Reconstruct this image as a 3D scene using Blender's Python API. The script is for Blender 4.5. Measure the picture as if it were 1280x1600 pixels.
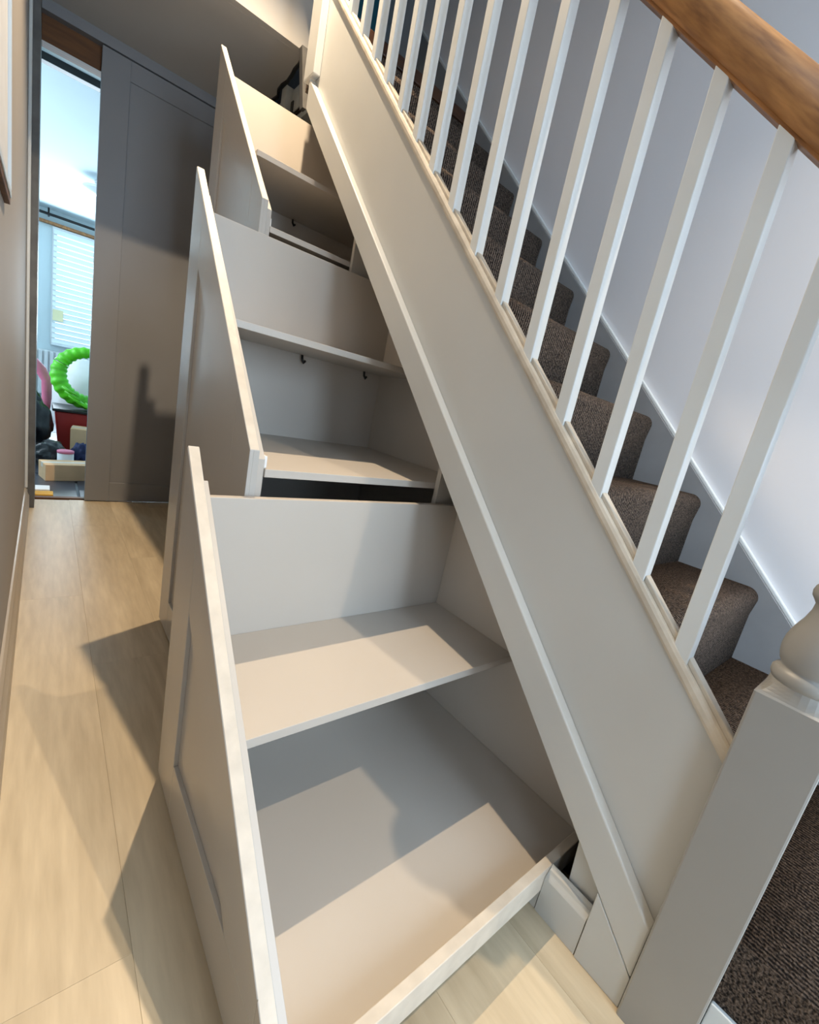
import bpy, bmesh, math, random
from mathutils import Matrix, Vector
random.seed(7)
S = bpy.context.scene
for o in list(bpy.data.objects):
    bpy.data.objects.remove(o, do_unlink=True)
COL = S.collection

# ------------------------------------------------------------------ camera
CAM_H = 0.8885
RW = ((0.765765702, -0.611069994, 0.200490280),      # camera axes (right, down, forward) in world X, Y, Z
      (0.014791331, -0.294929588, -0.955404498),
      (0.642949536, 0.734581514, -0.216808425))
cam_data = bpy.data.cameras.new('camera')
cam = bpy.data.objects.new('camera', cam_data)
COL.objects.link(cam)
S.camera = cam
right, down, fwd = Vector(RW[0]), Vector(RW[1]), Vector(RW[2])
m = Matrix((right, -down, -fwd)).transposed().to_4x4()
m.translation = Vector((0, 0, CAM_H))
cam.matrix_world = m
cam_data.sensor_fit = 'VERTICAL'
cam_data.sensor_height = 36.0
cam_data.lens = 682.36 / 1600 * 36.0
cam_data.clip_start = 0.01
cam_data.clip_end = 60

# ------------------------------------------------------------------ world, lights, exposure
W = bpy.data.worlds.new('world')
S.world = W
W.use_nodes = True
W.node_tree.nodes['Background'].inputs[0].default_value = (0.62, 0.78, 1.0, 1)
W.node_tree.nodes['Background'].inputs[1].default_value = 0.35

def light(name, kind, loc, power, color, size=0.03, cone=94, sx=None, sy=None, rot=(0, 0, 0)):
    d = bpy.data.lights.new(name, kind)
    d.energy = power
    d.color = color
    if kind == 'AREA':
        d.shape = 'RECTANGLE'; d.size = sx; d.size_y = sy
    else:
        d.shadow_soft_size = size
        if kind == 'SPOT':
            d.spot_size = math.radians(cone); d.spot_blend = 0.7
    o = bpy.data.objects.new(name, d)
    o.location = loc
    o.rotation_euler = rot
    COL.objects.link(o)
    return o

LAMP1 = (0.58, 1.69, 3.05)
LAMP2 = (1.00, -0.48, 3.05)
light('hall_lamp_light', 'SPOT', LAMP1, 205, (1.0, 0.77, 0.52), 0.014, cone=104)
light('entrance_lamp_light', 'SPOT', LAMP2, 115, (1.0, 0.79, 0.55), 0.014)
light('front_daylight_fill', 'AREA', (0.72, -1.90, 1.40), 46, (0.64, 0.82, 1.0), sx=0.90, sy=1.30, rot=(math.radians(90), 0, 0))  # added cool fill from behind the camera, source guessed
light('side_daylight_fill', 'AREA', (-0.06, -1.20, 1.10), 3, (0.66, 0.84, 1.0), sx=1.7, sy=0.85, rot=(0, math.radians(-90), 0))  # added fill from the left, no doorway known there
light('back_window_daylight', 'AREA', (0.55, 7.80, 1.40), 125, (0.74, 0.89, 1.0), sx=1.7, sy=1.15, rot=(math.radians(-90), 0, 0))

light('back_room_fill', 'AREA', (-1.50, 4.70, 1.45), 26, (0.78, 0.91, 1.0), sx=1.1, sy=1.5, rot=(0, math.radians(-90), 0))  # added fill to brighten the back room, window invented

S.view_settings.view_transform = 'Standard'
S.view_settings.look = 'None'
S.view_settings.exposure = 0.18
S.view_settings.gamma = 1.0
S.view_settings.use_curve_mapping = False

# ------------------------------------------------------------------ materials
def srgb(r, g, b):
    f = lambda c: (c / 255 / 12.92) if c / 255 <= 0.04045 else ((c / 255 + 0.055) / 1.055) ** 2.4
    return (f(r), f(g), f(b), 1)

def mat(name, col, rough=0.5, noise=0.04, scale=6, bump=0.0, bscale=60, metal=0.0, spec=0.5, stretch=(1, 1, 1)):
    M = bpy.data.materials.new(name)
    M.use_nodes = True
    nt = M.node_tree
    b = nt.nodes['Principled BSDF']
    b.inputs['Roughness'].default_value = rough
    b.inputs['Metallic'].default_value = metal
    b.inputs['Specular IOR Level'].default_value = spec
    tc = nt.nodes.new('ShaderNodeTexCoord')
    mp = nt.nodes.new('ShaderNodeMapping')
    mp.inputs['Scale'].default_value = stretch
    nt.links.new(tc.outputs['Object'], mp.inputs['Vector'])
    n = nt.nodes.new('ShaderNodeTexNoise')
    n.inputs['Scale'].default_value = scale
    n.inputs['Detail'].default_value = 5
    nt.links.new(mp.outputs[0], n.inputs['Vector'])
    r = nt.nodes.new('ShaderNodeValToRGB')
    lo = tuple(max(0, c * (1 - noise * 2)) for c in col[:3]) + (1,)
    hi = tuple(min(1, c * (1 + noise * 2)) for c in col[:3]) + (1,)
    r.color_ramp.elements[0].position = 0.3; r.color_ramp.elements[0].color = lo
    r.color_ramp.elements[1].position = 0.7; r.color_ramp.elements[1].color = hi
    nt.links.new(n.outputs['Fac'], r.inputs[0])
    nt.links.new(r.outputs[0], b.inputs['Base Color'])
    if bump:
        n2 = nt.nodes.new('ShaderNodeTexNoise')
        n2.inputs['Scale'].default_value = bscale
        n2.inputs['Detail'].default_value = 4
        nt.links.new(mp.outputs[0], n2.inputs['Vector'])
        bp = nt.nodes.new('ShaderNodeBump')
        bp.inputs['Strength'].default_value = bump
        bp.inputs['Distance'].default_value = 0.003
        nt.links.new(n2.outputs['Fac'], bp.inputs['Height'])
        nt.links.new(bp.outputs[0], b.inputs['Normal'])
    return M

def wood(name, c0, c1, rough=0.5, axis='Y', scale=4.0, dist=6.0, per_object=0.0, bump=0.1, fine=70, tilt=0):
    M = bpy.data.materials.new(name)
    M.use_nodes = True
    nt = M.node_tree
    b = nt.nodes['Principled BSDF']
    b.inputs['Roughness'].default_value = rough
    tc = nt.nodes.new('ShaderNodeTexCoord')
    mp = nt.nodes.new('ShaderNodeMapping')
    st = {'X': (0.12, 1, 1), 'Y': (1, 0.12, 1), 'Z': (1, 1, 0.12)}[axis]
    mp.inputs['Scale'].default_value = st
    if tilt: mp.inputs['Rotation'].default_value = (math.radians(-tilt), 0, 0)
    mp.vector_type = 'TEXTURE' if tilt else 'POINT'
    if tilt: mp.inputs['Scale'].default_value = tuple(1 / c for c in st)
    oi = nt.nodes.new('ShaderNodeObjectInfo')
    mul = nt.nodes.new('ShaderNodeVectorMath'); mul.operation = 'SCALE'
    mul.inputs[0].default_value = (37.0, 53.0, 11.0)
    nt.links.new(oi.outputs['Random'], mul.inputs['Scale'])
    add = nt.nodes.new('ShaderNodeVectorMath'); add.operation = 'ADD'
    nt.links.new(tc.outputs['Object'], add.inputs[0])
    nt.links.new(mul.outputs[0], add.inputs[1])
    nt.links.new(add.outputs[0], mp.inputs['Vector'])
    n = nt.nodes.new('ShaderNodeTexNoise')
    n.inputs['Scale'].default_value = scale * 4
    n.inputs['Detail'].default_value = 6
    n.inputs['Distortion'].default_value = 0.6
    nt.links.new(mp.outputs[0], n.inputs['Vector'])
    n2 = nt.nodes.new('ShaderNodeTexNoise')
    n2.inputs['Scale'].default_value = fine
    n2.inputs['Detail'].default_value = 3
    nt.links.new(mp.outputs[0], n2.inputs['Vector'])
    mx = nt.nodes.new('ShaderNodeMath'); mx.operation = 'MULTIPLY_ADD'
    mx.inputs[1].default_value = 0.35
    nt.links.new(n2.outputs['Fac'], mx.inputs[0])
    m2 = nt.nodes.new('ShaderNodeMath'); m2.operation = 'MULTIPLY'
    m2.inputs[1].default_value = 0.65
    nt.links.new(n.outputs['Fac'], m2.inputs[0])
    nt.links.new(m2.outputs[0], mx.inputs[2])
    r = nt.nodes.new('ShaderNodeValToRGB')
    r.color_ramp.elements[0].position = 0.33; r.color_ramp.elements[0].color = c0
    r.color_ramp.elements[1].position = 0.66; r.color_ramp.elements[1].color = c1
    nt.links.new(mx.outputs[0], r.inputs[0])
    out = r.outputs[0]
    if per_object:
        hs = nt.nodes.new('ShaderNodeHueSaturation')
        mr = nt.nodes.new('ShaderNodeMapRange')
        mr.inputs[3].default_value = 1 - per_object
        mr.inputs[4].default_value = 1 + per_object
        nt.links.new(oi.outputs['Random'], mr.inputs[0])
        nt.links.new(mr.outputs[0], hs.inputs['Value'])
        nt.links.new(out, hs.inputs['Color'])
        out = hs.outputs[0]
    nt.links.new(out, b.inputs['Base Color'])
    if bump:
        bp = nt.nodes.new('ShaderNodeBump')
        bp.inputs['Strength'].default_value = bump
        bp.inputs['Distance'].default_value = 0.002
        nt.links.new(mx.outputs[0], bp.inputs['Height'])
        nt.links.new(bp.outputs[0], b.inputs['Normal'])
    return M

def carpet_mat():
    M = bpy.data.materials.new('ribbed_carpet')
    M.use_nodes = True
    nt = M.node_tree
    b = nt.nodes['Principled BSDF']
    b.inputs['Roughness'].default_value = 0.95
    b.inputs['Specular IOR Level'].default_value = 0.15
    tc = nt.nodes.new('ShaderNodeTexCoord')
    w = nt.nodes.new('ShaderNodeTexWave')
    w.wave_type = 'BANDS'; w.bands_direction = 'X'
    w.inputs['Scale'].default_value = 36
    w.inputs['Distortion'].default_value = 2.0
    w.inputs['Detail'].default_value = 2
    w.inputs['Detail Scale'].default_value = 8
    nt.links.new(tc.outputs['Object'], w.inputs['Vector'])
    v = nt.nodes.new('ShaderNodeTexVoronoi')
    v.inputs['Scale'].default_value = 170
    nt.links.new(tc.outputs['Object'], v.inputs['Vector'])
    n = nt.nodes.new('ShaderNodeTexNoise')
    n.inputs['Scale'].default_value = 260
    n.inputs['Detail'].default_value = 3
    nt.links.new(tc.outputs['Object'], n.inputs['Vector'])
    a = nt.nodes.new('ShaderNodeMath'); a.operation = 'MULTIPLY_ADD'
    a.inputs[1].default_value = 0.45
    nt.links.new(w.outputs['Fac'], a.inputs[0])
    nt.links.new(n.outputs['Fac'], a.inputs[2])
    s = nt.nodes.new('ShaderNodeMath'); s.operation = 'SUBTRACT'
    nt.links.new(a.outputs[0], s.inputs[0])
    vm = nt.nodes.new('ShaderNodeMath'); vm.operation = 'MULTIPLY'; vm.inputs[1].default_value = 0.35
    nt.links.new(v.outputs['Distance'], vm.inputs[0])
    nt.links.new(vm.outputs[0], s.inputs[1])
    r = nt.nodes.new('ShaderNodeValToRGB')
    r.color_ramp.elements[0].position = 0.35; r.color_ramp.elements[0].color = srgb(36, 31, 29)
    r.color_ramp.elements[1].position = 0.85; r.color_ramp.elements[1].color = srgb(124, 107, 94)
    nt.links.new(s.outputs[0], r.inputs[0])
    nt.links.new(r.outputs[0], b.inputs['Base Color'])
    bp = nt.nodes.new('ShaderNodeBump')
    bp.inputs['Strength'].default_value = 1.0
    bp.inputs['Distance'].default_value = 0.006
    nt.links.new(s.outputs[0], bp.inputs['Height'])
    nt.links.new(bp.outputs[0], b.inputs['Normal'])
    return M

def emit(name, col, strength):
    M = bpy.data.materials.new(name)
    M.use_nodes = True
    b = M.node_tree.nodes['Principled BSDF']
    b.inputs['Base Color'].default_value = col
    b.inputs['Emission Color'].default_value = col
    b.inputs['Emission Strength'].default_value = strength
    return M

M = {}
M['greige'] = mat('greige_satin_paint', srgb(184, 182, 178), 0.22, 0.012, 3, 0.03, 40)
M['inner'] = mat('drawer_interior_paint', srgb(190, 184, 176), 0.42, 0.012, 3, 0.02, 30)
M['edge'] = mat('cream_edge', srgb(205, 196, 182), 0.5, 0.04, 30, 0.1, 80)
M['band'] = mat('stair_trim_paint', srgb(194, 196, 194), 0.4, 0.012, 4, 0.03, 40)
M['cap'] = mat('scuffed_cap_paint', srgb(200, 192, 178), 0.5, 0.08, 18, 0.2, 60)
M['white'] = mat('white_gloss_paint', srgb(214, 219, 220), 0.35, 0.015, 5)
M['newel'] = mat('newel_grey_paint', srgb(150, 150, 147), 0.42, 0.015, 5, 0.04, 40)
M['wall'] = mat('hall_wall_paint', srgb(164, 157, 149), 0.75, 0.015, 2, 0.05, 120)
M['stairwall'] = mat('stair_wall_paint', srgb(216, 217, 222), 0.7, 0.01, 2, 0.04, 120)
M['ceil'] = mat('ceiling_paint', srgb(196, 194, 190), 0.85, 0.012, 2)
M['teal'] = mat('teal_wall_paint', srgb(28, 92, 108), 0.7, 0.03, 3)
M['string'] = mat('wall_string_paint', srgb(138, 140, 143), 0.45, 0.03, 12, 0.08, 30)
M['doorgrey'] = mat('grey_door_paint', srgb(136, 138, 142), 0.42, 0.015, 3, 0.03, 30)
M['jamb'] = mat('worn_grey_jamb', srgb(98, 98, 97), 0.55, 0.12, 14, 0.3, 30)
M['skirt'] = mat('skirting_paint', srgb(176, 165, 150), 0.4, 0.02, 6)
M['lintel'] = wood('brown_lintel_wood', srgb(70, 42, 20), srgb(120, 78, 40), 0.6, 'X', 5)
M['floor'] = wood('light_oak_laminate', srgb(176, 160, 133), srgb(210, 195, 167), 0.42, 'Y', 2.2, per_object=0.05, bump=0.06)
M['subfloor'] = mat('floor_base', srgb(120, 104, 84), 0.8)
M['handrail'] = wood('handrail_oak', srgb(112, 70, 34), srgb(184, 128, 72), 0.42, 'Y', 9, bump=0.15, fine=140, tilt=-45)
M['nosing'] = wood('dark_landing_wood', srgb(40, 22, 12), srgb(72, 42, 22), 0.45, 'X', 6)
M['carpet'] = carpet_mat()
M['dark'] = mat('dark_timber_and_shade', srgb(48, 47, 44), 0.85, 0.15, 15, 0.3, 25)  # also carries painted shade on the wall behind the torn hole
M['timber'] = mat('dusty_grey_timber', srgb(176, 180, 176), 0.85, 0.08, 12, 0.3, 25)
M['black'] = mat('black_plastic', srgb(18, 18, 20), 0.45, 0.1, 8)
M['tile'] = mat('slate_floor_tile', srgb(66, 72, 84), 0.3, 0.06, 6, 0.08, 20)
M['grout'] = mat('pale_grout', srgb(176, 180, 184), 0.8)
M['card'] = mat('brown_cardboard', srgb(214, 176, 134), 0.8, 0.03, 10, 0.08, 80)
M['red'] = mat('red_plastic', srgb(150, 22, 16), 0.4, 0.04, 4)
M['green'] = mat('lime_green_film', srgb(92, 206, 30), 0.4, 0.12, 14)
M['pink'] = mat('pink_film', srgb(220, 120, 150), 0.5, 0.06, 10)
M['bag'] = mat('black_bag_film', srgb(14, 14, 17), 0.3, 0.2, 10, 0.6, 14)
M['blue'] = mat('navy_fabric', srgb(26, 36, 78), 0.7, 0.1, 20)
M['paper'] = mat('white_paper', srgb(232, 234, 236), 0.7, 0.02, 10)
M['yellow'] = mat('yellow_padded_paper', srgb(222, 168, 52), 0.7, 0.04, 10)
M['note'] = mat('pale_yellow_note', srgb(238, 232, 186), 0.7, 0.02, 8)
M['blind'] = mat('white_blind_slat', srgb(226, 236, 238), 0.6, 0.01, 5)
M['coolwall'] = mat('back_room_wall', srgb(206, 222, 226), 0.8, 0.01, 2)
M['coolceil'] = mat('back_room_ceiling', srgb(212, 228, 234), 0.85, 0.01, 2)
M['metal'] = mat('zinc_metal', srgb(150, 150, 150), 0.35, 0.05, 8, metal=0.9)
M['glass'] = mat('frosted_lamp_glass', srgb(236, 244, 248), 0.2, 0.01, 5)
M['glow'] = emit('lamp_lens', (1.0, 0.9, 0.75, 1), 6)
M['pane'] = emit('daylight_pane', (0.80, 0.90, 1.0, 1), 0.9)

# ------------------------------------------------------------------ helpers
ORG = {}
def tag(o, label, cat=None, group=None, kind=None):
    if label: o['label'] = label
    if cat: o['category'] = cat
    if group: o['group'] = group
    if kind: o['kind'] = kind
    return o

def empty(name, loc, label=None, cat=None, group=None, kind=None):
    o = bpy.data.objects.new(name, None)
    o.empty_display_size = 0.05
    o.location = loc
    COL.objects.link(o)
    ORG[o.name] = Vector(loc)
    return tag(o, label, cat, group, kind)

def finish(name, bm, material, parent=None, smooth=False):
    """link a bmesh given in world coordinates as one object"""
    me = bpy.data.meshes.new(name)
    if parent is not None:
        org = ORG[parent.name]
        bmesh.ops.translate(bm, verts=bm.verts, vec=-org)
    else:
        xs = [v.co.copy() for v in bm.verts]
        lo = Vector((min(c.x for c in xs), min(c.y for c in xs), min(c.z for c in xs)))
        hi = Vector((max(c.x for c in xs), max(c.y for c in xs), max(c.z for c in xs)))
        org = Vector(((lo.x + hi.x) / 2, (lo.y + hi.y) / 2, lo.z))
        bmesh.ops.translate(bm, verts=bm.verts, vec=-org)
    bmesh.ops.recalc_face_normals(bm, faces=bm.faces)
    bm.to_mesh(me); bm.free()
    if smooth:
        for p in me.polygons: p.use_smooth = True
    me.materials.append(M[material])
    o = bpy.data.objects.new(name, me)
    COL.objects.link(o)
    if parent is not None:
        o.parent = parent
    else:
        o.location = org
    ORG[o.name] = org
    return o

def add_box(bm, x0, x1, y0, y1, z0, z1, bev=0.0):
    vs = [bm.verts.new(c) for c in ((x0, y0, z0), (x1, y0, z0), (x1, y1, z0), (x0, y1, z0),
                                    (x0, y0, z1), (x1, y0, z1), (x1, y1, z1), (x0, y1, z1))]
    fs = [bm.faces.new([vs[i] for i in f]) for f in ((0, 3, 2, 1), (4, 5, 6, 7), (0, 1, 5, 4), (1, 2, 6, 5), (2, 3, 7, 6), (3, 0, 4, 7))]
    if bev:
        es = list({e for f in fs for e in f.edges})
        bmesh.ops.bevel(bm, geom=es, offset=bev, segments=2, profile=0.5, affect='EDGES')

def box(name, x0, x1, y0, y1, z0, z1, material, parent=None, bev=0.0015):
    bm = bmesh.new()
    add_box(bm, x0, x1, y0, y1, z0, z1, bev)
    return finish(name, bm, material, parent)

def prism(name, poly, a0, a1, material, parent=None, bev=0.0015, axis='X', smooth=False):
    """polygon (u, v) extruded along an axis: X -> (y, z), Y -> (x, z), Z -> (x, y)"""
    bm = bmesh.new()
    def P(a, u, v):
        return (a, u, v) if axis == 'X' else (u, a, v) if axis == 'Y' else (u, v, a)
    A = [bm.verts.new(P(a0, u, v)) for u, v in poly]
    B = [bm.verts.new(P(a1, u, v)) for u, v in poly]
    n = len(poly)
    fs = [bm.faces.new(A), bm.faces.new(B[::-1])]
    for i in range(n):
        fs.append(bm.faces.new((A[i], A[(i + 1) % n], B[(i + 1) % n], B[i])))
    bmesh.ops.recalc_face_normals(bm, faces=bm.faces)
    if bev:
        bmesh.ops.bevel(bm, geom=list(bm.edges), offset=bev, segments=2, profile=0.5, affect='EDGES')
    return finish(name, bm, material, parent, smooth)

def lathe(name, prof, cx, cy, material, parent=None, seg=32):
    bm = bmesh.new()
    rings = []
    for r, z in prof:
        rings.append([bm.verts.new((cx + r * math.cos(2 * math.pi * k / seg), cy + r * math.sin(2 * math.pi * k / seg), z)) for k in range(seg)])
    for a, b in zip(rings, rings[1:]):
        for k in range(seg):
            bm.faces.new((a[k], a[(k + 1) % seg], b[(k + 1) % seg], b[k]))
    bm.faces.new(rings[0][::-1]); bm.faces.new(rings[-1])
    return finish(name, bm, material, parent, True)

def tube(name, pts, rad, material, parent=None, seg=10, closed=False):
    bm = bmesh.new()
    pts = [Vector(p) for p in pts]
    n = len(pts)
    rs = rad if isinstance(rad, (list, tuple)) else [rad] * n
    rings = []
    for i, p in enumerate(pts):
        a = pts[(i - 1) % n] if (closed or i > 0) else p
        b = pts[(i + 1) % n] if (closed or i < n - 1) else p
        t = (b - a).normalized()
        up = Vector((0, 0, 1)) if abs(t.z) < 0.9 else Vector((1, 0, 0))
        u = t.cross(up).normalized(); v = u.cross(t).normalized()
        rings.append([bm.verts.new(p + (u * math.cos(2 * math.pi * k / seg) + v * math.sin(2 * math.pi * k / seg)) * rs[i]) for k in range(seg)])
    rng = range(n) if closed else range(n - 1)
    for i in rng:
        a, b = rings[i], rings[(i + 1) % n]
        for k in range(seg):
            bm.faces.new((a[k], a[(k + 1) % seg], b[(k + 1) % seg], b[k]))
    if not closed:
        bm.faces.new(rings[0][::-1]); bm.faces.new(rings[-1])
    return finish(name, bm, material, parent, True)

def blob(name, c, r, material, parent=None, wob=0.12, seed=0, flat=0.0):
    from mathutils import noise
    bm = bmesh.new()
    bmesh.ops.create_icosphere(bm, subdivisions=4, radius=1.0)
    for v in bm.verts:
        d = v.co.normalized()
        k = 1 + wob * (noise.noise(d * 2.3 + Vector((seed * 3.1, 0, 0))) + 0.5 * noise.noise(d * 6.1 + Vector((0, seed, 0))))
        v.co = Vector((d.x * r[0] * k, d.y * r[1] * k, d.z * r[2] * k))
        v.co.z = max(v.co.z, -r[2] * 0.85)
    bmesh.ops.translate(bm, verts=bm.verts, vec=Vector(c))
    return finish(name, bm, material, parent, True)

# ------------------------------------------------------------------ setting: hall
XL = -0.075          # left wall face
XW = 1.51            # stair wall face
YD = 3.126           # door plane
ZC = 2.34            # low ceiling by the door
floor = tag(box('floor', XL - .02, XW + .1, -2.05, YD + .02, -0.06, -0.012, 'subfloor', None, 0), None, None, None, 'structure')
PW, PL = 0.192, 1.28
mesh_plank = None
k = 0
x = XL
row = 0
while x < 0.86:
    y = -2.0 - (row * 0.47) % PL
    while y < YD:
        y0, y1 = max(y, -2.0), min(y + PL, YD)
        if y1 - y0 > 0.02:
            bm = bmesh.new()
            add_box(bm, x + .0001, x + PW - .0001, y0 + .0001, y1 - .0001, -0.012, 0.0, 0.0004)
            finish('floor_plank', bm, 'floor', floor)
        y += PL
    x += PW; row += 1

for nm, b_ in (('wall_left', (-0.72, 2.93, -0.05, 3.10)), ('wall_left_front', (-2.05, -1.68, -0.05, 3.10)), ('wall_left_over', (-1.68, -0.72, 2.12, 3.10))):
    wl = box(nm, XL - .12, XL, b_[0], b_[1], b_[2], b_[3], 'wall', None, 0); tag(wl, None, kind='structure')
so = box('side_fill_pane', XL - .10, XL - .095, -1.68, -0.72, 0.0, 2.12, 'pane', None, 0); tag(so, None, kind='structure')  # glowing sheet in an invented side doorway, added for daylight
# skirting on the left wall with a moulded top
prof = [(XL, 0), (XL + .019, 0), (XL + .019, .075), (XL + .015, .085), (XL + .012, .095), (XL + .012, .108), (XL + .006, .118), (XL, .12)]
o = prism('baseboard_left', prof, -0.72, 2.93, 'skirt', None, 0.001, axis='Y'); tag(o, None, kind='structure')
o = box('wall_stair', XW, XW + .12, -2.05, 3.6, -0.05, 4.9, 'stairwall', None, 0); tag(o, None, kind='structure')
o = box('wall_front', XL - .12, XW + .12, -2.2, -2.05, -0.05, 4.9, 'wall', None, 0); tag(o, None, kind='structure')
# glazed front door behind the camera, guessed and added as a daylight source
o = box('added_front_door', 0.18, 1.26, -2.05, -2.0, 0.0, 2.15, 'white', None, 0.004); tag(o, None, kind='structure')
box('front_fill_pane', 0.27, 1.17, -2.0, -1.995, 0.75, 2.05, 'pane', o, 0)
# low ceiling by the grey door, with a torn plasterboard edge at the stair end
edge = []
rr = random.Random(3)
ny = 14
for i in range(ny + 1):
    t = i / ny
    edge.append((0.872 + 0.055 * t + rr.uniform(-.009, .009), 2.372 + (YD - 2.372) * t))
bm = bmesh.new()
poly = [(XL, 2.372)] + edge + [(XL, YD)]
o = prism('ceiling', poly, ZC, ZC + .015, 'ceil', None, 0, axis='Z'); tag(o, None, kind='structure')
ce = o
o = box('wall_fascia', XL, 0.975, 2.335, 2.372, ZC, 4.9, 'ceil', None, 0.001); tag(o, None, kind='structure')
for (xa, ya), (xb, yb) in zip(edge, edge[1:]):
    w_ = rr.uniform(.006, .016)
    prism('torn_edge_shade', [(xa, ya), (xb, yb), (xb + w_, yb), (xa + w_, ya)], ZC - .010, ZC + .02, 'black', ce, 0, axis='Z')  # black strips: darkness on the torn edge put into the colour
# higher ceiling over the hall and the stair foot
o = box('ceiling_hall', XL, 0.815, 0.55, 2.335, 3.10, 3.14, 'ceil', None, 0); tag(o, None, kind='structure')
o = box('ceiling_entrance', XL, XW, -2.05, 0.55, 3.10, 3.14, 'ceil', None, 0); tag(o, None, kind='structure')
o = box('wall_lamp_shield', 0.815, 0.84, 0.55, 2.334, 2.55, 4.9, 'teal', None, 0); tag(o, None, kind='structure')  # unseen; lowered to keep the hall lamp off the stairs, teal to cut bounce
o = box('wall_stairwell_end', 0.84, XW, 0.51, 0.55, 2.70, 4.9, 'teal', None, 0); tag(o, None, kind='structure')
o = box('ceiling_stairwell', 0.60, XW + .1, 0.5, 3.6, 4.9, 4.95, 'ceil', None, 0); tag(o, None, kind='structure')
o = box('wall_landing', 0.84, XW, 2.95, 3.0, 2.0, 4.9, 'teal', None, 0); tag(o, None, kind='structure')
o = box('wall_landing_side', 0.98, 1.0, 2.374, 2.95, 2.28, 4.9, 'dark', None, 0); tag(o, None, kind='structure')  # coloured dark to paint the shade inside the torn hole

# ------------------------------------------------------------------ grey door at the end of the hall
dr = empty('grey_panel_door', (0.64, YD, 0), 'grey painted shaker panel door standing across the far doorway', 'door')
DX0, DX1 = 0.187, 0.99
box('stile', DX0, 0.305, YD - .022, YD + .02, 0.006, 2.285, 'doorgrey', dr)
box('stile', 0.872, DX1, YD - .022, YD + .02, 0.006, 2.285, 'doorgrey', dr)
box('rail', 0.305, 0.872, YD - .022, YD + .02, 2.197, 2.285, 'doorgrey', dr)
box('rail', 0.305, 0.872, YD - .022, YD + .02, 0.006, 0.12, 'doorgrey', dr)
box('recessed_panel', 0.302, 0.875, YD - .013, YD + .01, 0.115, 2.20, 'doorgrey', dr, 0)
fr = empty('door_1', (-0.05, YD, 0), None, None, None, 'structure')
box('jamb', XL, -0.037, 2.95, YD + .10, 0.0, ZC, 'jamb', fr, 0.002)
box('hinge_plate', -0.0375, -0.0355, 2.975, 2.99, 0.98, 1.06, 'metal', fr, 0.0003)
box('hinge_plate', -0.0375, -0.0355, 2.975, 2.99, 1.38, 1.46, 'metal', fr, 0.0003)
box('architrave', XL, XL + .012, 2.91, 2.949, 0.12, ZC, 'white', fr, 0.003)
box('head', -0.037, 1.3, YD - .02, YD + .10, 2.293, ZC, 'doorgrey', fr, 0.001)
box('lintel', -0.037, 0.235, YD + .022, YD + .09, 2.19, 2.293, 'lintel', fr, 0.001)
box('threshold', -0.037, 0.99, YD + .022, YD + .06, -0.012, 0.004, 'lintel', fr, 0.001)
o = box('wall_back', 0.90, 1.6, YD + .022, YD + .14, 0, ZC, 'wall', None, 0); tag(o, None, kind='structure')

# ------------------------------------------------------------------ staircase
G = 0.2067
Y0, Z0 = 0.222, 0.620
st = empty('staircase', (1.15, 0.0, 0.0), 'straight painted staircase with dark ribbed carpet and white square balusters', 'staircase')
def step(i):
    y, z = Y0 + G * i, Z0 + G * i
    zb = max(0.0, z - G - 0.002)
    r = 0.030
    prof = [(y + .006, zb)]
    prof.append((y + .006, z - 0.075))
    for k in range(9):
        a = math.pi + (-math.pi / 2) * k / 8
        prof.append((y + r + math.cos(a) * r, z - r + math.sin(a) * r))
    y1 = y + G + 0.014
    prof += [(y1, z), (y1, zb)]
    xl = 0.803
    xr = 1.49
    if i <= -1: xl = 0.838
    if i == -2: xl = 0.838
    return prism('carpeted_step', prof, xl, xr, 'carpet', st, 0, smooth=False)
for i in range(-2, 9):
    s_ = step(i)
    for p in s_.data.polygons: p.use_smooth = len(p.vertices) == 4
box('landing_carpet', 0.94, 1.489, Y0 + 9 * G + .015, 2.949, Z0 + 8 * G - .06, Z0 + 8 * G - .0005, 'carpet', st, 0)
box('landing_nosing', 0.81, 1.489, Y0 + 8 * G - .008, Y0 + 8 * G + .012, Z0 + 8 * G - .052, Z0 + 8 * G - .004, 'nosing', st, 0.006)

box('step_skirting', 0.8285, 0.8375, -0.189, -0.013, 0.0, 0.085, 'white', st, 0.002)
def slope_board(name, ya, yb, lo, hi, x0, x1, material, parent, bev=0.002):
    """board that follows the pitch: z from y+lo to y+hi"""
    return prism(name, [(ya, ya + lo), (yb, yb + lo), (yb, yb + hi), (ya, ya + hi)], x0, x1, material, parent, bev)
# outer string panel with vertical ends
slope_board('string_panel', 0.080, 1.992, 0.06, 0.408, 0.779, 0.801, 'band', st)
# capping with a rounded nose on the hall side
def cap_board():
    bm = bmesh.new()
    prof = [(0.775, 0.404), (0.7725, 0.411), (0.7725, 0.421), (0.775, 0.428), (0.780, 0.431), (0.812, 0.431), (0.812, 0.404)]
    ya, yb = 0.080, 1.992
    A = [bm.verts.new((x, ya, ya + h)) for x, h in prof]
    B = [bm.verts.new((x, yb, yb + h)) for x, h in prof]
    n = len(prof)
    bm.faces.new(A); bm.faces.new(B[::-1])
    for i in range(n):
        bm.faces.new((A[i], A[(i + 1) % n], B[(i + 1) % n], B[i]))
    return finish('string_cap', bm, 'cap', st)
cap_board()
# wall string with a chamfered top edge, the light on it painted white
slope_board('wall_string', -0.30, 2.4, 0.0, 0.418, 1.491, XW, 'string', st, 0.001)
slope_board('wall_string_lit_edge', -0.30, 2.4, 0.418, 0.434, 1.495, XW, 'white', st, 0.003)
# sloping soffit below the treads and timbers in the void
slope_board('soffit_board', 0.10, 1.9, 0.075, 0.10, 0.803, 1.49, 'dark', st, 0)
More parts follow.
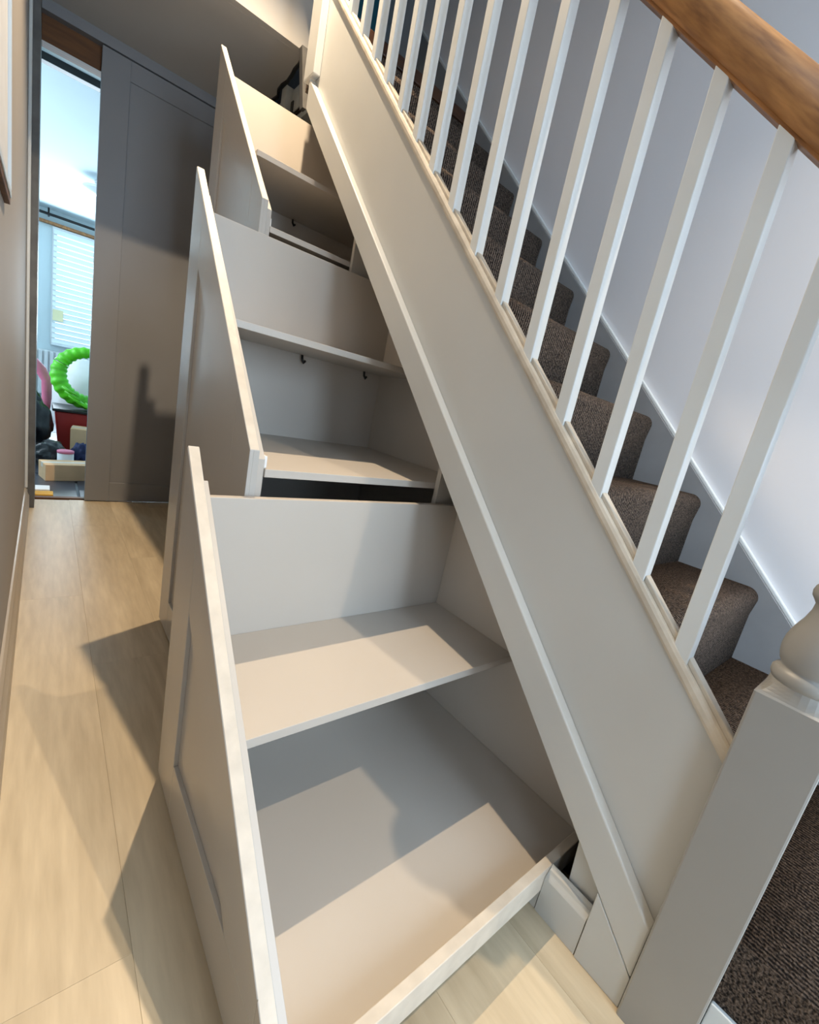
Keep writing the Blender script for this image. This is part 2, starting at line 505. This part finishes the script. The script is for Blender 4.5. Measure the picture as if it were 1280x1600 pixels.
# balusters
BY = [1.836, 1.726, 1.618, 1.509, 1.410, 1.300, 1.194, 1.089, 0.976, 0.860, 0.743, 0.624, 0.508, 0.393, 0.279, 0.180]
hb = 0.0128
for y in BY:
    xb = 0.790
    prof = [(y - hb, y - hb + .427), (y + hb, y + hb + .427), (y + hb, y + hb + 1.108), (y - hb, y - hb + 1.108)]
    prism('baluster', prof, xb - hb, xb + hb, 'white', st, 0.0015)
ys = sorted(BY)
for a, b in zip(ys, ys[1:]):
    slope_board('baluster_fillet', a + hb + .0005, b - hb - .0005, 0.4305, 0.441, 0.781, 0.800, 'cap', st, 0.0015)
slope_board('baluster_fillet', 0.079, ys[0] - hb, 0.4305, 0.441, 0.781, 0.800, 'cap', st, 0.0015)
# handrail, mopstick profile
def handrail():
    bm = bmesh.new()
    ya, yb = 0.075, 2.3
    prof = []
    r = 0.031
    for k in range(25):
        a = math.radians(-62) + math.radians(304) * k / 24
        prof.append((0.790 + r * math.cos(a) * 1.02, r * math.sin(a)))
    s2 = math.sqrt(0.5)
    def pt(y, x, h):                 # h is measured square to the pitch
        return (x, y - h * s2, y + 1.129 + h * s2)
    A = [bm.verts.new(pt(ya, x, h)) for x, h in prof]
    B = [bm.verts.new(pt(yb, x, h)) for x, h in prof]
    n = len(prof)
    bm.faces.new(A); bm.faces.new(B[::-1])
    for i in range(n):
        f = bm.faces.new((A[i], A[(i + 1) % n], B[(i + 1) % n], B[i]))
    o = finish('handrail', bm, 'handrail', st)
    for p in o.data.polygons: p.use_smooth = len(p.vertices) == 4
    return o
handrail()
slope_board('handrail_groove_fillet', 0.08, 2.3, 1.084, 1.097, 0.777, 0.803, 'handrail', st, 0.001)

# newel post: square base, turned neck, upper block and ball
nx0, nx1, ny0, ny1 = 0.745, 0.835, -0.011, 0.079
ncx, ncy = (nx0 + nx1) / 2, (ny0 + ny1) / 2
def newel_square(name, z0, z1):
    bm = bmesh.new()
    add_box(bm, nx0, nx1, ny0, ny1, z0, z1)
    ve = [e for e in bm.edges if abs(e.verts[0].co.z - e.verts[1].co.z) > .1]
    bmesh.ops.bevel(bm, geom=ve, offset=0.003, segments=2, profile=0.5, affect='EDGES')
    return finish(name, bm, 'newel', st)
nb = newel_square('newel_post', 0.0, 0.622)
bm = bmesh.new()                     # coved shoulder between square and turning
seg = 32
def sq(a, h):
    c, s = math.cos(a), math.sin(a)
    k = h / max(abs(c), abs(s))
    return ncx + c * k, ncy + s * k
rings = []
for t in range(6):
    u = t / 5
    ring = []
    for k_ in range(seg):
        a = 2 * math.pi * k_ / seg
        x1_, y1_ = sq(a, 0.045)
        x2_, y2_ = ncx + .0405 * math.cos(a), ncy + .0405 * math.sin(a)
        w = u ** 0.6
        ring.append(bm.verts.new((x1_ * (1 - w) + x2_ * w, y1_ * (1 - w) + y2_ * w, 0.622 + 0.022 * u ** 1.3)))
    rings.append(ring)
for a_, b_ in zip(rings, rings[1:]):
    for k_ in range(seg):
        bm.faces.new((a_[k_], a_[(k_ + 1) % seg], b_[(k_ + 1) % seg], b_[k_]))
bm.faces.new(rings[-1])
finish('newel_shoulder', bm, 'newel', nb)
turn = [(0.036, .642), (0.0405, .644), (0.0432, .650), (0.0432, .656), (0.040, .661), (0.036, .663), (0.036, .666),
        (0.0385, .670), (0.0415, .680), (0.0425, .690), (0.0415, .702), (0.037, .718), (0.031, .733), (0.0275, .746), (0.027, .756),
        (0.030, .761), (0.0335, .766), (0.0345, .772), (0.033, .779), (0.029, .784), (0.027, .787), (0.030, .792), (0.034, .800), (0.036, .812),
        (0.036, .830), (0.034, .860), (0.030, .910), (0.0265, .960), (0.025, .985), (0.030, .990), (0.034, .997), (0.034, 1.005), (0.029, 1.012), (0.036, 1.02), (0.038, 1.028)]
lathe('newel_turning', turn, ncx, ncy, 'newel', nb)
o = box('newel_block', nx0, nx1, ny0, ny1, 1.026, 1.265, 'newel', nb, 0.003)
ball = [(0.034, 1.263), (0.036, 1.272), (0.026, 1.280), (0.024, 1.292)]
for k_ in range(1, 13):
    a = -math.pi / 2 + 0.42 + (math.pi - 0.44) * k_ / 12
    ball.append((max(0.001, 0.056 * math.cos(a)), 1.342 + 0.056 * math.sin(a)))
lathe('newel_ball', ball, ncx, ncy, 'newel', nb)

# ------------------------------------------------------------------ cupboard frame below the string
cf = st
slope_board('sloping_trim', 0.080, 1.942, -0.012, 0.090, 0.754, 0.779, 'band', cf, 0.003)
box('vertical_trim', 0.750, 0.7785, 1.905, 1.992, 2.034, 3.2, 'band', cf, 0.003)
prism('plinth_block', [(0.080, 0.0), (0.164, 0.0), (0.164, 0.1505), (0.080, 0.0665)], 0.754, 0.779, 'band', cf, 0.0015)
sk = [(0.756, 0), (0.774, 0), (0.774, .104), (0.7725, .104), (0.769, .098), (0.765, .096), (0.763, .090), (0.758, .084), (0.756, .080)]
box('skirting_run', 0.757, 0.774, 0.2535, 0.62, 0.0, 0.042, 'band', cf, 0.001)
prism('skirting', sk, 0.1655, 0.2525, 'band', cf, 0.0008, axis='Y')
prism('end_panel', [(0.13, 0.0), (0.214, 0.0), (0.226, .196), (0.13, .11)], 0.780, 0.798, 'band', cf, 0.001)
for yc in (0.888, 1.586):
    prism('divider', [(yc - .0085, 0.0), (yc + .0085, 0.0), (yc + .0085, yc - .03), (yc - .0085, yc - .046)], 0.858, 1.45, 'greige', cf, 0.001)
slope_board('frame_rail', 0.24, 1.94, -0.010, 0.055, 0.7795, 0.802, 'greige', cf, 0.001)
prism('fascia_shadow_strip', [(0.842, ZC - .001), (0.895, ZC - .001), (0.895, 2.12), (0.878, 2.12)], 2.300, 2.334, 'jamb', cf, 0.001, axis='Y')  # grey strip added for the shadow between fascia and trim
box('landing_soffit', 0.945, 1.489, 2.11, 2.84, 2.17, 2.198, 'timber', cf, 0)
# timbers and services in the void behind the top drawer
ut = st
box('beam', 0.90, 1.46, 2.60, 2.66, 1.98, 2.33, 'timber', ut, 0.002)
box('batten', 0.935, 0.965, 2.40, 2.84, 2.22, 2.325, 'timber', ut, 0.002)
box('bracket', 0.93, 0.985, 2.572, 2.60, 2.12, 2.27, 'dark', ut, 0.002)
tube('pipe', [(0.90, 2.585, 2.06), (1.0, 2.58, 2.10), (1.12, 2.58, 2.17)], 0.009, 'metal', ut)
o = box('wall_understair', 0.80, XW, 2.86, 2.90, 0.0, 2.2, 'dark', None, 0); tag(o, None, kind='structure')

# ------------------------------------------------------------------ pull-out drawers
PIT = 1.0
ZL = -0.143
DEP = 0.729
def drawer(xF, yn, yf, label, shelf, floor_board, lip=None, low=False, zfar=None, hooks=()):
    d = empty('pull_out_drawer', (xF + .3, (yn + yf) / 2, 0.0), label, 'drawer', 'pull-out drawers below the stairs')
    t = 0.021
    zt = lambda y: max(y * PIT + ZL, 0.03)
    zb = 0.012
    FW = 0.118
    # front: recessed panel with stiles and rails proud of it
    front = prism('front_panel', [(yn, zb), (yf, zb), (yf, zt(yf)), (yn, zt(yn))], xF + .008, xF + t, 'greige', d, 0.001)
    prism('stile', [(yf - FW, zb), (yf, zb), (yf, zt(yf)), (yf - FW, zt(yf - FW))], xF, xF + .0085, 'greige', front, 0.0012)
    if zt(yn + FW) > zb + .02:
        prism('stile', [(yn, zb), (yn + FW, zb), (yn + FW, zt(yn + FW)), (yn, zt(yn))], xF, xF + .0085, 'greige', front, 0.0012)
    ya, yb_ = yn + FW + .0004, yf - FW - .0004
    prism('rail', [(ya, zb), (yb_, zb), (yb_, zb + .115), (ya, zb + .115)], xF, xF + .0085, 'greige', front, 0.0012)
    q = FW * 1.41
    lo = lambda y: max(zt(y) - q, zb + .1152)
    yk = min(max(zb + .1152 + q - ZL, ya + .01), yb_ - .01)
    pol = [(ya, lo(ya)), (yk, lo(yk)), (yb_, lo(yb_)), (yb_, zt(yb_)), (ya, zt(ya))]
    if zt(ya) > zb + .14:
        prism('rail', pol, xF, xF + .0085, 'greige', front, 0.0012)
    # cream strip that paints lamp light along the sloping top of the front
    s_top = prism('lit_top_strip', [(yn + .001, zt(yn) - .0002), (yf - .001, zt(yf) - .0002), (yf - .001, zt(yf) + .0012), (yn + .001, zt(yn) + .0012)], xF + .0012, xF + t - .0012, 'edge', front, 0)
    # box
    xi, xR = xF + .039, xF + DEP
    yF = yf - .030
    ztop = lambda y: y * PIT + ZL - .031
    prism('inner_front', [(yn + .012, zb + .02), (yF + .018, zb + .02), (yF + .018, ztop(yF)), (yn + .012, max(ztop(yn + .012), zb + .03))], xF + t + .0004, xi, 'inner', d, 0.001)
    zfar = zfar or ztop(yF) - .028
    zlow = floor_board[2] if not low else 0.045
    box('side_panel', xi + .0004, xR + .018, yF, yF + .018, zlow, zfar, 'inner', d, 0.001)
    yq = floor_board[0]
    zqb = lambda y: y * PIT + ZL - .062
    prism('back_panel', [(yq, zlow), (yF - .0005, zlow), (yF - .0005, zqb(yF)), (yq, max(zqb(yq), zlow + .03))], xR, xR + .018, 'inner', d, 0.001)
    ys_, zs = shelf
    box('shelf', xi + .0005, xR - .0005, ys_, yF - .0005, zs - .018, zs, 'inner', d, 0.001)
    y0, z1, z0 = floor_board
    box('bottom_board', xi + .0005, xR - .0005, y0, yF - .0005, z0, z1, 'inner', d, 0.001)
    if low:
        box('lower_board', xi + .0005, xR - .0005, y0 + .03, yF - .0005, 0.045, 0.063, 'inner', d, 0.001)
    if lip:
        box('lip', xi + .0005, xR + .010, lip[0], lip[0] + .018, lip[1], lip[2], 'edge', d, 0.0015)
    if low:
        box('corner_bracket', xi, xi + .007, y0 + .012, y0 + .034, z1 + .0003, z1 + .026, 'paper', d, 0.001)
    for hx, hz in hooks:
        tube('cable_clip', [(hx, yF - .012, zs - .018), (hx, yF - .016, zs - .034), (hx + .006, yF - .018, zs - .044), (hx + .013, yF - .014, zs - .036)], 0.0045, 'black', d, 8)
    return d
drawer(0.205, 0.205, 0.889, 'lowest pull-out drawer, standing open beside the newel post', (0.553, 0.347), (0.272, 0.062, 0.045), lip=(0.253, 0.045, 0.102))
drawer(0.323, 0.894, 1.584, 'middle pull-out drawer, between the lowest and the tallest one', (1.215, 1.027), (0.900, 0.712, 0.694), low=True, zfar=1.336, hooks=((0.70, 0), (0.965, 0)))
drawer(0.515, 1.588, 2.280, 'tallest pull-out drawer, nearest the grey panel door', (1.815, 1.662), (1.600, 1.380, 1.362), low=True, hooks=((0.875, 0),))

# ------------------------------------------------------------------ picture frame on the left wall
pf = empty('picture_frame', (XL, 1.0, 1.17), 'thin white picture frame hung on the left hall wall', 'picture frame')
box('frame_rail', XL, XL + .012, 0.75, 1.45, 1.165, 1.178, 'white', pf, 0.001)
box('frame_rail', XL, XL + .012, 0.75, 1.45, 1.645, 1.658, 'white', pf, 0.001)
box('frame_stile', XL, XL + .012, 1.437, 1.45, 1.1785, 1.6445, 'white', pf, 0.001)
box('frame_stile', XL, XL + .012, 0.75, 0.763, 1.1785, 1.6445, 'white', pf, 0.001)
box('mount', XL, XL + .006, 0.7635, 1.4365, 1.1785, 1.6445, 'paper', pf, 0)
box('under_frame_shadow', XL, XL + .010, 0.755, 1.445, 1.150, 1.1645, 'lintel', pf, 0.001)  # brown strip painting the shadow under the picture frame

# ------------------------------------------------------------------ ceiling lamps above the frame
for (lx, ly, lz), nm in ((LAMP1, 'round ceiling spotlight over the drawers'), (LAMP2, 'round ceiling spotlight over the stair foot')):
    l = empty('ceiling_spotlight', (lx, ly, 3.10), nm, 'ceiling light', 'ceiling spotlights')
    lathe('bezel', [(0.045, 3.088), (0.050, 3.092), (0.050, 3.10)], lx, ly, 'white', l)
    lathe('lens', [(0.020, 3.084), (0.034, 3.0875)], lx, ly, 'glow', l)

# ------------------------------------------------------------------ room beyond the grey door
YB = 8.05
o = box('floor_back', -1.6, 2.6, YD + .06, YB + .1, -0.06, -0.02, 'grout', None, 0); tag(o, None, kind='structure')
fb = o
ty = YD + .065
r_ = 0
while ty < YB - .3:
    tx = -1.6 + (0.17 if r_ % 2 else -0.13)
    tx = -1.633
    while tx < 2.5:
        bm = bmesh.new()
        add_box(bm, tx + .007, tx + .293, ty + .007, ty + .593, -0.02, -0.006, 0.001)
        finish('floor_tile', bm, 'tile', fb)
        tx += 0.30
    ty += 0.60; r_ += 1
for nm, b_ in (('wall_back_left', (-1.7, -1.6, YD + .1, YB)), ('wall_back_right', (2.6, 2.7, YD + .1, YB)), ('wall_back_window', (-1.7, 2.7, YB, YB + .1))):
    o = box(nm, b_[0], b_[1], b_[2], b_[3], -0.05, 2.5, 'coolwall', None, 0); tag(o, None, kind='structure')
o = box('ceiling_back', -1.7, 2.7, YD + .1, YB + .1, 2.45, 2.5, 'coolceil', None, 0); tag(o, None, kind='structure')
o = box('wall_back_near', -1.7, XL, YD + .1, YD + .2, -0.05, 2.5, 'coolwall', None, 0); tag(o, None, kind='structure')
o = box('wall_back_header', XL, 2.7, YD + .1, YD + .14, 2.2, 2.5, 'coolwall', None, 0); tag(o, None, kind='structure')
o = box('wall_back_right_near', 1.0, 2.7, YD + .141, YD + .2, -0.05, 2.5, 'coolwall', None, 0); tag(o, None, kind='structure')
w2 = box('back_fill_pane', -1.6, -1.585, 4.0, 5.4, 0.9, 2.0, 'pane', None, 0); tag(w2, None, kind='structure')  # unseen glowing pane, added with the back room fill
o = box('trim_1', -1.6, 2.6, 3.90, 3.955, 2.41, 2.45, 'black', None, 0.002); tag(o, None, kind='structure')
wn = empty('window_1', (0.6, YB, 0.8), None, None, None, 'structure')
box('window_frame', 0.04, 1.30, YB - .03, YB, 0.80, 2.27, 'white', wn, 0.004)
box('window_pane', 0.09, 1.25, YB - .035, YB - .031, 0.86, 2.21, 'pane', wn, 0)
box('window_head', -0.3, 1.45, YB - .06, YB - .001, 2.275, 2.31, 'handrail', wn, 0.003)
bl = empty('slatted_blind', (0.6, YB - .08, 0.84), 'white slatted blind hanging in the back room window', 'blind')
nz = 21
for i in range(nz):
    z = 0.86 + (2.20 - 0.86) * i / (nz - 1)
    bm = bmesh.new()
    vs = [bm.verts.new(c) for c in ((0.055, YB - .105, z - .026), (1.27, YB - .105, z - .026), (1.27, YB - .085, z + .030), (0.055, YB - .085, z + .030),
                                    (0.055, YB - .102, z - .027), (1.27, YB - .102, z - .027), (1.27, YB - .082, z + .029), (0.055, YB - .082, z + .029))]
    for f in ((0, 1, 2, 3), (7, 6, 5, 4), (0, 4, 5, 1), (1, 5, 6, 2), (2, 6, 7, 3), (3, 7, 4, 0)):
        bm.faces.new([vs[q] for q in f])
    finish('slat', bm, 'blind', bl)
box('bottom_rail', 0.052, 1.273, YB - .11, YB - .08, 0.80, 0.83, 'blind', bl, 0.003)
box('sticker', 0.06, 0.17, YB - .1085, YB - .107, 1.12, 1.26, 'note', bl, 0)
cr = empty('curtain_pole', (0.6, YB - .14, 2.37), 'black curtain pole above the slatted blind', 'curtain pole')
tube('rod', [(-0.4, YB - .14, 2.37), (1.5, YB - .14, 2.37)], 0.016, 'black', cr)
for bx in (0.0, 1.35):
    tube('bracket', [(bx, YB - .001, 2.37), (bx, YB - .14, 2.37), (bx, YB - .14, 2.44)], 0.010, 'black', cr)
ra = empty('radiator', (0.4, YB - .08, 0.1), 'white ribbed radiator under the slatted blind', 'radiator')
box('back_plate', -0.15, 1.3, YB - .05, YB - .03, 0.12, 0.72, 'white', ra, 0.004)
for i in range(24):
    bx = -0.14 + 0.06 * i
    box('rib', bx, bx + .042, YB - .085, YB - .0505, 0.13, 0.71, 'white', ra, 0.010)
lp = empty('glass_ceiling_light', (0.40, 6.0, 2.45), 'pale glass ceiling light in the back room', 'ceiling light')
lathe('rose', [(0.06, 2.45), (0.06, 2.43), (0.02, 2.42)], 0.40, 6.0, 'white', lp)
lathe('shade', [(0.015, 2.42), (0.05, 2.405), (0.15, 2.385), (0.155, 2.378), (0.14, 2.36), (0.08, 2.325), (0.01, 2.31)], 0.40, 6.0, 'glass', lp)

# things lying in the back room
def carton(name, cx, cy, w, d, h, rz, z0, label, flaps=False):
    e = empty(name, (cx, cy, z0), label, 'box', None)
    bm = bmesh.new()
    add_box(bm, cx - w / 2, cx + w / 2, cy - d / 2, cy + d / 2, z0, z0 + h, 0.003)
    finish('carton_body', bm, 'card', e)
    box('tape', cx - w / 2 - .0004, cx + w / 2 + .0004, cy - .02, cy + .02, z0 + h - .03, z0 + h + .0006, 'edge', e, 0)
    e.rotation_euler = (0, 0, rz)
    return e
ZT = -0.006
c1 = carton('cardboard_box', 0.185, 3.70, 0.40, 0.16, 0.108, math.radians(13), ZT, 'flat cardboard box lying just behind the doorway')
c2 = carton('cardboard_box', 0.295, 4.42, 0.26, 0.20, 0.245, math.radians(-6), ZT, 'upright cardboard box in front of the red storage tub')
rt = empty('storage_tub', (0.36, 4.78, ZT), 'red plastic storage tub with a black rim', 'storage tub')
prism('tub_body', [(0.09, ZT), (0.66, ZT), (0.69, 0.33), (0.06, 0.33)], 4.58, 4.98, 'red', rt, 0.012, axis='Y')
box('rim', 0.045, 0.705, 4.565, 4.995, 0.33, 0.352, 'black', rt, 0.006)
# lime green ribbed ring standing on the tub
gr = empty('green_ring', (0.28, 4.70, 0.37), 'lime green ribbed plastic ring propped on the red tub', 'ring')
pts, rad = [], []
N = 140
for i in range(N):
    a = 2 * math.pi * i / N
    pts.append((0.285 + 0.205 * math.cos(a), 4.70 + 0.02 * math.sin(3 * a), 0.622 + 0.205 * math.sin(a)))
    rad.append(0.050 + 0.004 * math.sin(a * 26) + 0.009 * math.cos(a + 2.2))
tube('ring_body', pts, rad, 'green', gr, 14, True)
for k_ in range(7):
    a = math.radians(205 + 11 * k_)
    p = Vector((0.285 + 0.20 * math.cos(a), 4.535, 0.622 + 0.20 * math.sin(a)))
    tube('trailing_strip', [p, p + Vector((0.05, -.02, -.035)), p + Vector((0.10, -.025, -.055 - .004 * k_))], [0.013, 0.011, 0.004], 'green', gr, 8)
wb = blob('white_bag', (0.33, 5.25, 0.36), (0.30, 0.16, 0.40), 'paper', None, 0.10, 4)
tag(wb, 'crumpled white plastic bag slumped behind the lime green ring', 'bag')
bb = blob('black_bag', (-0.165, 4.42, 0.235), (0.20, 0.15, 0.28), 'bag', None, 0.2, 1)
tag(bb, 'tall black bin bag on the tiles beside the red storage tub', 'bag')
bb = blob('black_bag', (0.03, 4.02, 0.085), (0.105, 0.11, 0.10), 'bag', None, 0.2, 5)
tag(bb, 'small black bag slumped behind the flat cardboard box', 'bag')
pk = empty('pink_balloon', (-0.06, 4.85, ZT), 'pink long balloon standing behind the tall black bin bag', 'balloon')
tube('balloon_skin', [(-0.115, 4.85, 0.72), (-0.085, 4.85, 0.69), (-0.03, 4.85, 0.62), (0.008, 4.85, 0.54), (0.010, 4.85, 0.40), (-0.01, 4.85, 0.20), (-0.03, 4.85, 0.03), (-0.03, 4.85, -0.005)], [0.010, 0.034, 0.040, 0.036, 0.034, 0.034, 0.030, 0.010], 'pink', pk, 14)
lathe('knot', [(0.004, 0.712), (0.012, 0.72), (0.006, 0.732)], -0.118, 4.85, 'pink', pk, 12)
tn = empty('lidded_tin', (0.117, 3.88, ZT), 'small white tin with a pink lid behind the flat cardboard box', 'tin')
lathe('tin_body', [(0.045, ZT), (0.047, 0.0), (0.047, 0.128), (0.045, 0.13)], 0.117, 3.88, 'paper', tn)
lathe('lid', [(0.049, 0.1302), (0.049, 0.146), (0.040, 0.149)], 0.117, 3.88, 'pink', tn)
bc = blob('navy_cloth', (0.215, 4.10, 0.075), (0.065, 0.08, 0.10), 'blue', None, 0.25, 7)
tag(bc, 'crumpled navy cloth in front of the upright cardboard box', 'cloth')
en = empty('padded_envelope', (0.0, 3.25, ZT), 'yellow padded envelope on the dark tiles by the threshold', 'envelope')
box('envelope_body', -0.12, 0.045, 3.205, 3.29, ZT, 0.006, 'yellow', en, 0.003)
e2 = box('folded_paper', -0.13, 0.03, 3.30, 3.40, ZT, 0.012, 'paper', None, 0.003)
tag(e2, 'folded white paper beside the yellow padded envelope', 'paper')
